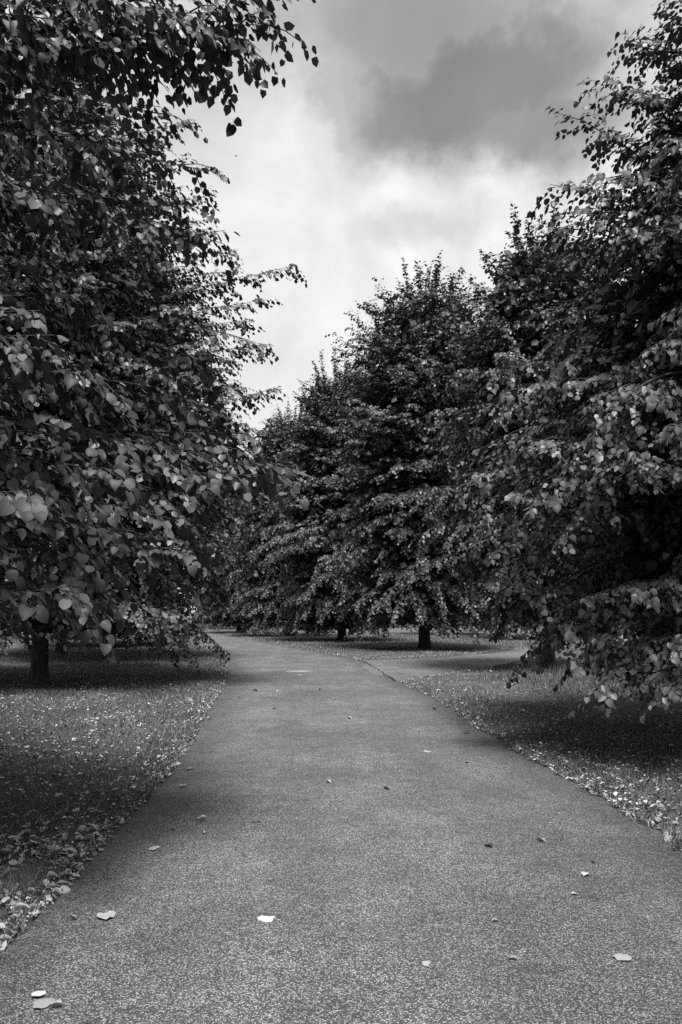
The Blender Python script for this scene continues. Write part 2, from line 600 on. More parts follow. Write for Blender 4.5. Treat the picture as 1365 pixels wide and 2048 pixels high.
def grow(seed, H, z0, R, ntip=360, leaf=.085, twig_gap=.15, leaf_gap=.05, heroes=(), r_trunk=.2, lean=(0, 0), twig_len=.95, dome=2.2, belly=.3, tier=.24, powr=.75, fill=14000, skirt=.16):
    """returns leaves dict and branch poly-lines, in the tree's own space"""
    r = np.random.default_rng(seed)

    def trunk_at(z):
        t = z / H
        return np.array([lean[0] * t + .06 * math.sin(z * .7 + seed), lean[1] * t + .06 * math.cos(z * .6 + seed), z])

    def profile(u):
        up = np.clip((u - belly) / (1 - belly), 0, 1)
        lo = np.clip((belly - u) / belly, 0, 1)
        return R * np.where(u > belly, (1 - up ** dome) ** powr, 1 - skirt * lo ** 2)

    # tips spread evenly over the crown's surface
    uu = np.linspace(0, 1, 400)
    cdf = np.cumsum(profile(uu) + .12 * R)
    cdf /= cdf[-1]
    ng = ntip // 3
    gi = np.arange(ntip) // 3
    us = np.interp((np.arange(ng) + .5) / ng, cdf, uu)[gi]
    us = np.clip(us + np.repeat(r.normal(0, .02, ng), 3) + r.normal(0, .004, ntip), 0, .985)
    fan = np.tile([0, -1.0, 1.0], ng)
    azs = gi * 2.39996 + np.repeat(r.normal(0, .22, ng), 3) + fan * r.uniform(.14, .32, ntip) * (1 + .8 * us)
    lump = 1 + .10 * np.sin(azs * 3 + us * 9 + seed) + .07 * np.sin(azs * 5 - us * 21)
    reach = profile(us) * np.repeat(r.uniform(.78, 1.08, ng), 3) * r.uniform(.86, 1.0, ntip) * lump + .15
    prim = []
    for i in range(ntip):
        u, az = us[i], azs[i]
        zt = z0 + (H - z0) * u * .97
        mean_el = math.radians(-4 + 54 * u ** 1.1 + r.normal(0, 5))
        za = np.clip(zt - reach[i] * math.tan(mean_el), z0 * .85 + .2 * r.random(), H * .93)
        b = trunk_at(za)
        tip = np.array([math.cos(az) * reach[i] + b[0], math.sin(az) * reach[i] + b[1], zt])
        inner = 0 if i % 3 == 0 else .38          # two out of three fork off inside the crown
        t = np.linspace(inner, 1, 11)[:, None]
        arch = (.05 + .11 * (1 - u)) * reach[i]
        pts = b + (tip - b) * t + np.sin(t ** 1.25 * np.pi) * arch * np.array([[0, 0, 1.0]])
        wob = np.cumsum(r.normal(0, .035, (11, 3)), 0) * np.linspace(0, 1, 11)[:, None]
        pts = pts + wob
        droop = (np.linspace(0, 1, 11) ** 4)[:, None] * np.array([[0, 0, -1.0]]) * .35 * (1 - u) * min(1, reach[i] / 3)
        pts = pts + droop
        pts[:, 2] = np.maximum(pts[:, 2], .4)
        prim.append((pts, u))
    for k in range(7):                            # upright shoots at the top
        a = r.uniform(0, 6.28)
        b = trunk_at(H * r.uniform(.80, .90)) + np.array([math.cos(a), math.sin(a), 0]) * r.uniform(.02, .30) * R
        hgt = H * r.uniform(.93, 1.0) - b[2]
        t = np.linspace(0, 1, 9)[:, None]
        prim.append((b + t * np.array([[math.cos(a) * .35, math.sin(a) * .35, hgt]]), .97))
    nh = len(prim)
    for (tip, zs) in heroes:                      # limbs that reach out of the crown
        tip = np.array(tip, float)
        b = trunk_at(zs)
        t = np.linspace(0, 1, 13)[:, None]
        span = np.linalg.norm(tip[:2] - b[:2])
        arch = (np.sin(t * np.pi) * .07 * span) * np.array([[0, 0, 1.0]])
        wob = np.cumsum(r.normal(0, .05, (13, 3)), 0) * np.sin(t * np.pi)
        prim.append((b + (tip - b) * t + arch + wob, .35))
    out = {k: [] for k in 'bans'}
    twigs = []
    UP = np.array([0, 0, 1.0])

    def put(Q, ln, gap):
        """alternate leaves along a bundle of twigs: Q (K, m, 3), ln (K,)"""
        K, m, _ = Q.shape
        n = max(3, int(np.max(ln) / gap))
        f = (np.arange(n) + .7)[None, :] * gap / ln[:, None] + r.normal(0, .02, (K, n))
        ok = f < 1.02
        f = np.clip(f, 0, .999)
        x = f * (m - 1)
        j = np.minimum(x.astype(int), m - 2)
        w = (x - j)[..., None]
        kk = np.arange(K)[:, None]
        P = Q[kk, j] * (1 - w) + Q[kk, j + 1] * w
        T = unit(Q[kk, j + 1] - Q[kk, j])
        P, T = P[ok], T[ok]
        sg = np.broadcast_to(np.where(np.arange(n) % 2 == 0, 1.0, -1.0)[None, :], (K, n))[ok][:, None]
        c = len(P)
        side = unit(np.cross(T, UP) + 1e-6)
        ax = unit(T * r.uniform(.4, .9, (c, 1)) + side * sg * r.uniform(.35, .8, (c, 1)) - UP * r.uniform(.15, .85, (c, 1)) + r.normal(0, .16, (c, 3)))
        nr = UP * r.uniform(.6, 1.0, (c, 1)) + T * r.uniform(.2, .6, (c, 1)) + r.normal(0, .2, (c, 3))
        nr = unit(nr - ax * np.sum(nr * ax, 1, keepdims=True))
        out['b'].append(P + ax * .028)
        out['a'].append(ax)
        out['n'].append(nr)
        out['s'].append(leaf * r.uniform(.6, 1.2, c))

    for ip, (p, u) in enumerate(prim):
        tan = unit(np.gradient(p, axis=0))
        s = np.r_[0, np.cumsum(np.linalg.norm(np.diff(p, axis=0), axis=1))]
        L = s[-1]
        s0 = L * (.42 if ip >= nh else (.30 if (ip % 3 == 0 and u < .8) else .02))
        sk = np.arange(s0, L, twig_gap * (.62 if ip >= nh else 1))
        K = len(sk)
        sk = np.clip(sk + r.normal(0, twig_gap * .25, K), 0, L)
        t = sk / L
        b = np.stack([np.interp(sk, s, p[:, j]) for j in range(3)], 1)
        d = np.stack([np.interp(sk, s, tan[:, j]) for j in range(3)], 1)
        taper = (1.1 - .74 * t) if ip < nh else (1.0 - .58 * t)
        ln = np.maximum(.12, twig_len * taper * r.uniform(.5, 1.2, K) * min(1, .3 + L / 3.2))
        a = np.where(np.arange(K) % 2 == 0, 1, -1) * np.radians(r.uniform(25, 70, K))
        ca, sa = np.cos(a), np.sin(a)
        dd = np.stack([d[:, 0] * ca - d[:, 1] * sa, d[:, 0] * sa + d[:, 1] * ca, d[:, 2] + r.normal(-.02, tier, K)], 1)
        dd = unit(dd)
        m = 5
        Q = [b]
        sag = -.15 if u < .8 else -.02
        for j in range(m):
            dd = unit(dd + np.array([0, 0, sag]) + r.normal(0, .05, (K, 3)))
            Q.append(Q[-1] + dd * (ln / m)[:, None])
        Q = np.stack(Q, 1)
        Q[..., 2] = np.maximum(Q[..., 2], .3)
        put(Q, ln, leaf_gap)
        if ip >= nh:
            put(p[None, 5:], np.array([s[-1] - s[5]]), .03)
        else:
            put(p[None, -4:], np.array([s[-1] - s[-4]]), leaf_gap)
        twigs.extend(Q)
        long = ln > .38
        if long.any():
            for e in (1, 2, 3):
                k = np.where(long & (ln > .25 + .15 * e))[0]
                if not len(k):
                    continue
                d3 = unit(Q[k, e + 1] - Q[k, e])
                a3 = (1 if e % 2 else -1) * np.radians(r.uniform(30, 75, len(k)))
                ca, sa = np.cos(a3), np.sin(a3)
                d3 = unit(np.stack([d3[:, 0] * ca - d3[:, 1] * sa, d3[:, 0] * sa + d3[:, 1] * ca, d3[:, 2] - r.uniform(-.2, .5, len(k))], 1))
                l3 = ln[k] * r.uniform(.25, .5, len(k))
                q3 = Q[k, e][:, None, :] + d3[:, None, :] * (l3[:, None] * np.linspace(0, 1, 3)[None, :])[..., None]
                put(q3, l3, leaf_gap)
    nf = fill                                     # shaded leaves inside the crown
    uf = np.interp(r.random(nf), cdf, uu) * .93
    af = r.uniform(0, 6.283, nf)
    rf = profile(uf) * np.sqrt(r.uniform(.02, .40, nf))
    out['b'].append(np.stack([np.cos(af) * rf, np.sin(af) * rf, np.maximum(z0 + .25 + (H - z0) * uf * .95, .7)], 1))
    axf = unit(np.stack([np.cos(af), np.sin(af), r.normal(-.7, .4, nf)], 1) + r.normal(0, .4, (nf, 3)))
    nf_ = unit(np.array([0, 0, .6]) + np.stack([np.cos(af), np.sin(af), 0 * af], 1) * .7 + r.normal(0, .4, (nf, 3)))
    out['a'].append(axf)
    out['n'].append(unit(nf_ - axf * np.sum(nf_ * axf, 1, keepdims=True)))
    out['s'].append(leaf * r.uniform(1.6, 2.6, nf))
    lv = {k: np.concatenate(v) for k, v in out.items()}
    N = len(lv['b'])
    lv['inner'] = np.arange(N) >= N - nf
    lv['fold'] = r.uniform(-1.2, 2.4, N)
    lv['wide'] = r.uniform(.82, 1.08, N)
    bract = (r.random(N) < .05) & ~lv['inner']
    lv['wide'][bract] *= .24
    lv['s'][bract] *= .8
    lv['bract'] = bract
    return lv, prim, twigs, trunk_at


def trunk_tubes(H, r0, trunk_at, prim, twigs=None, nh=10 ** 6):
    tb = Tubes()
    z = np.r_[-.12, 0, .12, .35, .8, 1.5, 2.5, 4, np.linspace(5, H * .95, 9)]
    flare = 1 + .55 * np.exp(-np.maximum(z, 0) / .16)
    rad = r0 * flare * np.clip(1 - z / (H * 1.0), .03, 1) ** .85
    tb.add([trunk_at(max(k, 0)) * np.array([1, 1, 0]) + np.array([0, 0, k]) for k in z], rad, 14)
    limb = Tubes()
    for ip, (p, u) in enumerate(prim):
        L = np.linalg.norm(np.diff(p, axis=0), axis=1).sum()
        limb.add(p, np.linspace(.022 if ip >= nh else .010 + .007 * L, .003, len(p)), 4)
    tw = None
    if twigs is not None:
        tw = limb
        for q in twigs:
            tw.add(q[::2] if len(q) > 4 else q, np.linspace(.006, .0022, len(q[::2] if len(q) > 4 else q)), 3)
    return tb, limb


def crown_mesh(name, lv, sel, T, mats, smooth):
    TV, TF = T
    v, f, uv = leaf_soup(lv['b'][sel], lv['a'][sel], lv['n'][sel], lv['s'][sel], TV, TF, lv['fold'][sel], lv['wide'][sel])
    mi = np.repeat(lv['bract'][sel].astype(np.int32), len(TF))
    return mesh_np(name, v, f, mats, smooth, uv if len(TV) == 9 else None, mi)


def tree_root(x, y, label, rz=0.0, scale=1.0, group='lime trees lining the path'):
    o = link('lime_tree', None, label=label, category='tree', group=group)
    z = float(ground_z(np.array([[x, y]]))[0])
    o.location = (x, y, z)
    o.rotation_euler = (0, 0, rz)
    o.scale = (scale,) * 3
    return o


# single leaves, finer outline, with a stalk
def fine_leaf(name, fold, curl, mat, stalk=True):
    hw = [(0, .06), (.17, -.05), (.33, .0), (.46, .16), (.50, .34), (.475, .55), (.37, .76), (.19, .92)]
    vs, fs = [], []
    mid_y = [.06, .16, .34, .54, .73, .90]
    for yy in mid_y:
        vs.append((0, yy, 0))
    tip = len(vs)
    vs.append((0, 1.05, 0))
    for sgn in (-1, 1):
        o = len(vs)
        for (x, y) in hw[1:]:
            vs.append((sgn * x, y, 0))
        # o..o+6 : lobe points
        tri = [(0, o, o + 1), (0, o + 1, 1), (1, o + 1, o + 2), (1, o + 2, o + 3), (1, o + 3, 2), (2, o + 3, o + 4), (2, o + 4, 3), (3, o + 4, o + 5),
               (3, o + 5, 4), (4, o + 5, o + 6), (4, o + 6, 5), (5, o + 6, tip)]
        for t in tri:
            fs.append(t if sgn < 0 else t[::-1])
    fs = [t[::-1] for t in fs]
    V = np.array(vs, float)
    uv = V[:, :2].copy()
    V[:, 2] = fold * np.abs(V[:, 0]) - curl * (V[:, 1] - .3) ** 2 + .03 * np.sin(V[:, 1] * 9) * np.abs(V[:, 0]) * 2
    if stalk:
        o = len(V)
        V = np.vstack([V, [(-.012, -.42, .06), (.012, -.42, .06), (.012, .07, .004), (-.012, .07, .004)]])
        uv = np.vstack([uv, np.zeros((4, 2))])
        fs += [(o, o + 1, o + 2), (o, o + 2, o + 3)]
    return mesh_np(name, V, np.array(fs), mat, True, uv)


FINE = [fine_leaf('leaf', f, c, M_LEAF_ONE) for f, c in ((.5, .4), (.25, .75), (-.35, .5), (.75, .3))]


def project(P):
    d = P[:, 1]
    return W0 / 2 + FPX * P[:, 0] / d, HORIZON - FPX * (P[:, 2] - EYE) / d


def split_big(lv, loc, count, rng):
    """pick the leaves that show largest: nearest of each small patch of view"""
    Pw = lv['b'] + np.array(loc)
    ok = (Pw[:, 1] > .8) & ~lv['bract'] & ~lv['inner']
    px, py = project(np.where(Pw[:, 1:2] > .5, Pw, 1.0))
    ok &= (px > 0) & (px < W0) & (py > 0) & (py < H0)
    idx = np.where(ok)[0]
    cell = (px[idx] // 22).astype(int) * 1000 + (py[idx] // 22).astype(int)
    order = np.lexsort((Pw[idx, 1], cell))
    first = np.r_[True, np.diff(cell[order]) != 0]
    front = idx[order[first]]
    key = lv['s'][front] / Pw[front, 1]
    pick = front[np.argsort(-key)[:count]]
    return pick


def single_leaves(root, lv, pick):
    for k, i in enumerate(pick):
        ax, nr = lv['a'][i], lv['n'][i]
        bx = np.cross(ax, nr)
        s = lv['s'][i]
        M = Matrix(((bx[0] * s, ax[0] * s, nr[0] * s, lv['b'][i][0]), (bx[1] * s, ax[1] * s, nr[1] * s, lv['b'][i][1]),
                    (bx[2] * s, ax[2] * s, nr[2] * s, lv['b'][i][2]), (0, 0, 0, 1)))
        o = link('leaf', FINE[k % 4], root)
        o.matrix_local = M


def near_tree(x, y, label, singles, near_cut=4.4, **kw):
    lv, prim, twigs, tat = grow(**kw)
    root = tree_root(x, y, label)
    loc = np.array(root.location)
    twigs = [q for q in twigs if np.linalg.norm(q[0] + loc - np.array([0, 0, EYE])) < 7.5]
    tb, limb = trunk_tubes(kw['H'], kw['r_trunk'], tat, prim, twigs if singles else None, len(prim) - len(kw['heroes']))
    link('trunk', tb.mesh('trunk', M_BARK), root)
    link('limbs', limb.mesh('limbs', M_BARK), root, kind='stuff')
    N = len(lv['b'])
    loc = np.array(root.location)
    rest = np.ones(N, bool)
    if singles:
        pick = split_big(lv, loc, singles, None)
        rest[pick] = False
        single_leaves(root, lv, pick)
    dist = np.linalg.norm(lv['b'] + loc - np.array([0, 0, EYE]), axis=1)
    near = (dist < near_cut) & ~lv['inner']
    Q = lv['b'] + loc
    seen = (Q[:, 1] > .3) & (np.abs(Q[:, 0]) < .427 * 1.35 * Q[:, 1] + .6) & (Q[:, 2] < EYE + .769 * 1.3 * Q[:, 1] + .6)
    near &= seen
    far = (dist > 13.5) | (lv['inner'] & (dist > 11)) | ~seen
    parts = [(near, (T8_V, T8_F), [M_LEAF_NEAR, M_BRACT], True), (~near & ~far, (T4_V, T4_F), [M_LEAF, M_BRACT], True),
             (far, (T2_V, T2_F), [M_LEAF, M_BRACT], True)]
    for m, T, mats, sm in parts:
        sel = np.where(m & rest)[0]
        if len(sel):
            link('crown', crown_mesh('crown', lv, sel, T, mats, sm), root, kind='stuff')
    STATS.append((label[:20], N))
    return root


def world_tip(px, py, d, tree):
    return (((px - W0 / 2) / FPX * d) - tree[0], d - tree[1], EYE + (HORIZON - py) / FPX * d)


# the big lime whose trunk stands just out of the picture, beside the camera
A = (-6.6, 5.2)
hA = [(world_tip(*a, A), z) for a, z in [((560, 15, 4.9), 4.5), ((500, 95, 4.7), 4.2), ((440, 60, 4.6), 4.5), ((300, 20, 4.2), 4.6), ((150, 60, 4.2), 4.4), ((250, 120, 4.5), 4.0),
      ((575, 950, 5.2), 1.9), ((480, 880, 5.4), 2.2), ((370, 1110, 4.8), 1.4), ((270, 1080, 4.2), 1.3), ((160, 1190, 3.9), 1.0), ((110, 690, 3.7), 2.2),
      ((60, 1000, 3.6), 1.2), ((200, 960, 4.0), 1.7), ((400, 350, 6.4), 4.6), ((450, 500, 6.3), 3.9), ((380, 420, 6.0), 4.2), ((420, 740, 5.6), 2.8), ((300, 600, 5.0), 3.1),
      ((330, 240, 5.8), 4.6), ((200, 300, 4.8), 3.9), ((60, 400, 4.2), 3.3), ((240, 780, 4.6), 2.4), ((100, 860, 4.0), 1.9),
      ((535, 925, 5.3), 2.2), ((500, 965, 5.0), 1.9), ((440, 930, 5.1), 2.1), ((400, 1010, 4.9), 1.8), ((330, 1050, 4.6), 1.6), ((460, 830, 5.6), 2.6), ((300, 900, 4.7), 2.1),
      ((150, 760, 4.2), 2.5), ((200, 1130, 4.3), 1.5), ((60, 1120, 3.8), 1.3), ((350, 820, 5.2), 2.5), ((30, 700, 3.7), 2.3), ((80, 640, 3.9), 2.5), ((390, 60, 4.6), 4.4), ((450, 40, 4.8), 4.4), ((540, 60, 5.0), 4.4), ((400, 110, 4.9), 4.2),
      ((270, 1215, 5.0), 1.4), ((130, 1225, 6.8), 1.5), ((40, 1230, 6.4), 1.5), ((80, 1270, 7.4), 1.4)]]
near_tree(*A, 'big lime tree close by, its large leafy branches filling the picture beside the path', 300,
          seed=11, H=14.5, z0=1.4, R=4.3, ntip=441, leaf=.063, leaf_gap=.037, heroes=hA, r_trunk=.22)
# the right-hand near lime
R1 = (5.5, 9.7)
hR = [(world_tip(*a, R1), z) for a, z in [((965, 950, 8.6), 2.6), ((1005, 790, 8.4), 3.1), ((1100, 375, 8.8), 5.6), ((1100, 465, 9.0), 5.2), ((1200, 275, 9.2), 6.3), ((1285, 85, 9.4), 7.4),
      ((1230, 190, 9.4), 6.9), ((975, 1170, 8.8), 1.7), ((1190, 1385, 7.4), 1.2), ((1350, 1390, 7.0), 1.2), ((1110, 1290, 8.4), 1.3), ((1250, 905, 7.0), 2.4), ((1180, 800, 7.6), 3.2),
      ((1340, 430, 7.6), 5.0), ((1020, 1000, 8.0), 2.4), ((1040, 880, 8.2), 2.8), ((1330, 860, 6.8), 2.6),
      ((1150, 1325, 8.0), 1.4), ((1230, 1350, 7.6), 1.4), ((1300, 1370, 7.4), 1.3), ((1120, 1255, 8.3), 1.6), ((1200, 1285, 7.8), 1.6), ((1280, 1300, 7.6), 1.5), ((1345, 1320, 7.2), 1.5),
      ((1060, 1210, 8.6), 1.8), ((1170, 1200, 8.0), 1.9), ((1260, 1180, 7.4), 1.9)]]
near_tree(*R1, 'near lime tree on the grass right of the path, crown reaching from top to ground', 300,
          seed=23, H=11.4, z0=.95, R=4.1, skirt=.42, dome=1.5, powr=.95, belly=.22, leaf=.074, leaf_gap=.040, ntip=420, heroes=hR, r_trunk=.2)
# second on the left, whose trunk shows at the left edge
B = (-6.65, 17.6)
hB = [(world_tip(*a, B), z) for a, z in [((588, 532, 16.2), 7.2), ((560, 775, 16.0), 5.0), ((375, 245, 16.8), 10.5), ((525, 600, 16.4), 6.7), ((540, 690, 16.4), 5.9), ((430, 390, 16.6), 9.2),
      ((470, 500, 16.4), 8.0), ((500, 640, 16.0), 6.2), ((375, 1235, 14.8), 1.9), ((310, 1250, 14.2), 1.7), ((540, 860, 16), 4.4)]]
near_tree(*B, 'tall lime tree with its trunk at the left edge, long twigs against the sky', 0,
          seed=31, H=15.2, z0=1.0, R=4.9, skirt=.25, ntip=450, leaf=.098, heroes=hB, r_trunk=.185, leaf_gap=.055)


# the rest of the rows: four grown trees, copied with their parts
def variant(seed, H, z0, R, T, **kw):
    lv, prim, twigs, tat = grow(seed=seed, H=H, z0=z0, R=R, **kw)
    tb, limb = trunk_tubes(H, kw['r_trunk'], tat, prim)
    STATS.append((seed, len(lv['b'])))
    return dict(trunk=tb.mesh('trunk', M_BARK), limbs=limb.mesh('limbs', M_BARK),
                crown=crown_mesh('crown', lv, np.arange(len(lv['b'])), T, [M_LEAF, M_BRACT], False), H=H)


V1 = variant(41, 12.6, 1.05, 3.7, (T4_V, T4_F), leaf=.112, leaf_gap=.07, r_trunk=.19, dome=3.0, powr=.5, ntip=420, skirt=.5)
V2 = variant(47, 17.2, 1.05, 4.5, (T2_V, T2_F), leaf=.130, leaf_gap=.075, twig_gap=.15, r_trunk=.26, dome=3.2, powr=.52, ntip=480)
V3 = variant(53, 16.2, .5, 4.3, (T2_V, T2_F), leaf=.130, leaf_gap=.075, twig_gap=.15, r_trunk=.24, dome=3.0, powr=.55, ntip=480)


def plant(V, x, y, label, rz, H=None, group='lime trees lining the path', slim=1.0):
    s = 1.0 if H is None else H / V['H']
    root = tree_root(x, y, label, rz, s, group)
    root.scale = (s * slim, s * slim, s)
    link('trunk', V['trunk'], root)
    link('limbs', V['limbs'], root, kind='stuff')
    link('crown', V['crown'], root, kind='stuff')


plant(V1, 5.75, 22.2, 'lime tree on the grass point between the two paths, slender top shoots above the crown', .4, None, 'lime trees lining the path', .9)
plant(V1, -7.9, 27.0, 'lime tree with bare dark trunk, second trunk from the left edge of the picture', 2.2, 15.0)
plant(V2, 3.7, 35.4, 'tallest lime tree facing the camera, its trunk standing clear just beyond the path fork', 0.0)
plant(V3, 0.0, 47.0, 'lime tree behind the tallest one, its low branches sweeping to the ground', 1.0, 16.8)
plant(V3, -4.0, 57.7, 'lime tree with short dark trunk in front of the pale meadow', 2.6, 17.0)
plant(V3, -8.6, 68.0, 'far lime tree with foliage hanging to the ground past the bend', 3.9, 16.0)
plant(V3, -13.2, 86.0, 'farthest lime trunk seen right where the path disappears', 5.0, 15.0)
plant(V1, -5.0, -2.6, 'unseen lime tree added behind the viewer on the left to shade the near verge', 1.9, 14.0)  # out of view, added only for the shade it throws on the foreground
plant(V1, 5.4, -1.2, 'unseen lime tree added behind the viewer on the right to shade the near path', 3.3, 12.6)  # likewise unseen, put in to darken the nearest part of the path
BACK = 'lime trees standing behind the front rows'
plant(V1, -10.6, 30.2, 'thin lime trunk on the grass between the two left-hand trunks', 1.1, 12.5, BACK)
plant(V3, -11.5, 39.0, 'lime tree behind the left-hand row where the path bends away', .7, 15.0)
plant(V2, -17.5, 50.0, 'left-hand lime tree far along the bend of the path', 3.1, 14.5)
plant(V3, -18.0, 23.0, 'lime tree in the second row behind the left-hand trunks', 4.2, 14.0, BACK)
plant(V2, -21.0, 36.0, 'distant lime tree deep behind the left-hand trunks', 5.3, 14.0, BACK)
plant(V3, 13.5, 27.0, 'lime tree behind the near right-hand one, beyond the rough grass', 2.0, 12.0, BACK)
plant(V2, 12.2, 50.0, 'lime tree across the branch path behind the tallest one', 4.4, 15.0, BACK)
plant(V3, 8.5, 62.0, 'distant lime tree in the row behind the branch path', .2, 15.0, BACK)

# ------------------------------------------------------------------ grass
def blades(name, P, z, hgt, wid, bend, mat, rng, **tags):
    n = len(P)
    a = rng.uniform(0, 2 * np.pi, n)
    sx = np.stack([np.cos(a), np.sin(a)], 1)
    b = rng.uniform(0, 2 * np.pi, n)
    dr = np.stack([np.cos(b), np.sin(b)], 1) * (bend * hgt)[:, None]
    v = np.zeros((n, 3, 3))
    v[:, 0, :2] = P - sx * wid[:, None]
    v[:, 1, :2] = P + sx * wid[:, None]
    v[:, 2, :2] = P + dr
    v[:, 0, 2] = v[:, 1, 2] = z - .01
    v[:, 2, 2] = z + hgt
    f = np.arange(n * 3).reshape(-1, 3)
    return link(name, mesh_np(name, v.reshape(-1, 3), f, mat), kind='stuff', **tags)


def scatter(n, dmin, dmax, rng, margin=1.35, power=1.0):
    """points in the view wedge, thinning with distance"""
    u = rng.random(n)
    d = dmin * (dmax / dmin) ** (u ** power)
    x = rng.uniform(-1, 1, n) * d * .4266 * margin
    return np.stack([x, d], 1)


def build_grass():
    rng = np.random.default_rng(5)
    P = np.vstack([scatter(290000, 2.8, 60, rng, 1.2), scatter(40000, 10, 70, rng, 1.2)])
    sd = path_sd(P)
    keep = (sd > -.035 * rng.random(len(P)))
    P, sd = P[keep], sd[keep]
    z = np.maximum(ground_z(P, sd), np.where(sd < .03, 0.0, -1))
    n = len(P)
    d = P[:, 1]
    patch = .5 + .5 * np.sin(P[:, 0] * 1.9 + 2 * np.sin(P[:, 1] * .8)) * np.sin(P[:, 1] * 1.3 + 1.7 * np.sin(P[:, 0] * .7))
    hgt = rng.uniform(.018, .05, n) * (.6 + 1.1 * patch) * (1 + d / 60) * (1 + .9 * np.exp(-np.abs(sd) / .08))
    hgt = np.where((d > 17) & (d < 34) & (P[:, 0] > 0) & (sd < 2.5), hgt * .6, hgt)
    wid = .0014 + .00042 * d
    blades('grass', P, z, hgt, wid * rng.uniform(.6, 1.3, n), rng.uniform(.2, 1.3, n), M_GRASS, rng,
           label='short mown grass on both sides of the path', category='grass')
    # long rough grass beyond the point
    P = np.stack([rng.uniform(3.0, 26, 60000), rng.uniform(12.5, 34, 60000)], 1)
    sd = path_sd(P)
    edge = np.where(P[:, 1] < 21.5, P[:, 0] - (3.2 + .45 * np.abs(P[:, 1] - 18.5)), P[:, 0] - 7.5)
    k = (sd > 1.6) & (edge > .4 * np.sin(P[:, 1] * 3)) & (P[:, 0] < P[:, 1] * .62)
    P, sd = P[k], sd[k]
    n = len(P)
    tuft = .55 + .45 * np.sin(P[:, 0] * 2.7 + 1.3 * np.sin(P[:, 1] * 2)) * np.sin(P[:, 1] * 2.1)
    blades('long_grass', P, ground_z(P, sd), rng.uniform(.10, .32, n) * (.45 + tuft), .0025 + .0003 * P[:, 1], rng.uniform(.1, .7, n), M_LONG, rng,
           label='pale long rough grass behind the near right-hand lime', category='grass')
    # seeding meadow grass in front of the far field
    P = np.stack([rng.uniform(-60, 60, 60000), 92 + 60 * rng.random(60000) ** 1.5], 1)
    k = path_sd(P) > .5
    P = P[k]
    n = len(P)
    blades('meadow_grass', P, np.full(n, .03), rng.uniform(.4, 1.0, n), np.full(n, .03), rng.uniform(.1, .5, n), M_LONG, rng,
           label='sunlit pale meadow grass seen under the far trees', category='grass')
    # dark tuft at the near left kerb of the lawn
    P = rng.normal(0, 1, (900, 2)) * np.array([.055, .13]) + np.array([-1.76, 4.45])
    blades('grass_tuft', P, ground_z(P), rng.uniform(.05, .14, 900), np.full(900, .0022), rng.uniform(.2, .9, 900), M_GRASS, rng,
           label='thick dark tuft of grass by the near left path edge', category='grass')


build_grass()

# ------------------------------------------------------------------ fallen leaves
def fallen_mesh(name, mat, fold, curl, twist=0.0, narrow=1.0):
    me = fine_leaf(name, fold, 0, mat, stalk=True)
    n = len(me.vertices)
    co = np.zeros(n * 3, np.float32)
    me.vertices.foreach_get('co', co)
    co = co.reshape(-1, 3)
    t = co[:, 1] - .45
    co[:, 2] = fold * np.abs(co[:, 0]) * 1.2 + curl * t ** 2 + twist * co[:, 0] * t + .05 * np.sin(co[:, 0] * 9 + t * 7)
    co[:, 0] *= narrow
    co[:, 1] -= .45
    co[:, 2] -= co[:, 2].min()
    me.vertices.foreach_set('co', co.ravel())
    me.update()
    return me


def fset(mat, thin=1.0):
    return [fallen_mesh('fallen_leaf', mat, f / thin, c, t, nw * thin) for f, c, t, nw in ((.10, .12, .15, 1), (.45, .2, .25, .75), (-.28, -.2, .15, .9), (.7, .3, -.3, .45), (.15, .5, .35, .9))]


G_ONE, G_PALE = fset(M_FALLEN_ONE, .55), fset(M_FALLEN_PALE, .62)
F_ONE, F_PALE, F_DARK = fset(M_FALLEN_ONE), fset(M_FALLEN_PALE), fset(M_FALLEN_DARK)
TS_V = np.array([(0, -.5, .1), (-.4, -.1, .24), (0, .55, .14), (.38, .05, .2), (0, .02, -.02)])
TS_F = np.array([(0, 4, 1), (1, 4, 2), (2, 4, 3), (3, 4, 0)])


def place_leaf(mesh, x, y, z, size, az, tilt, label, group=None):
    o = link('fallen_leaf', mesh, label=label, category='leaf', group=group)
    o.location = (x, y, z)
    o.rotation_euler = (tilt[0], tilt[1], az)
    o.scale = (size,) * 3
    return o


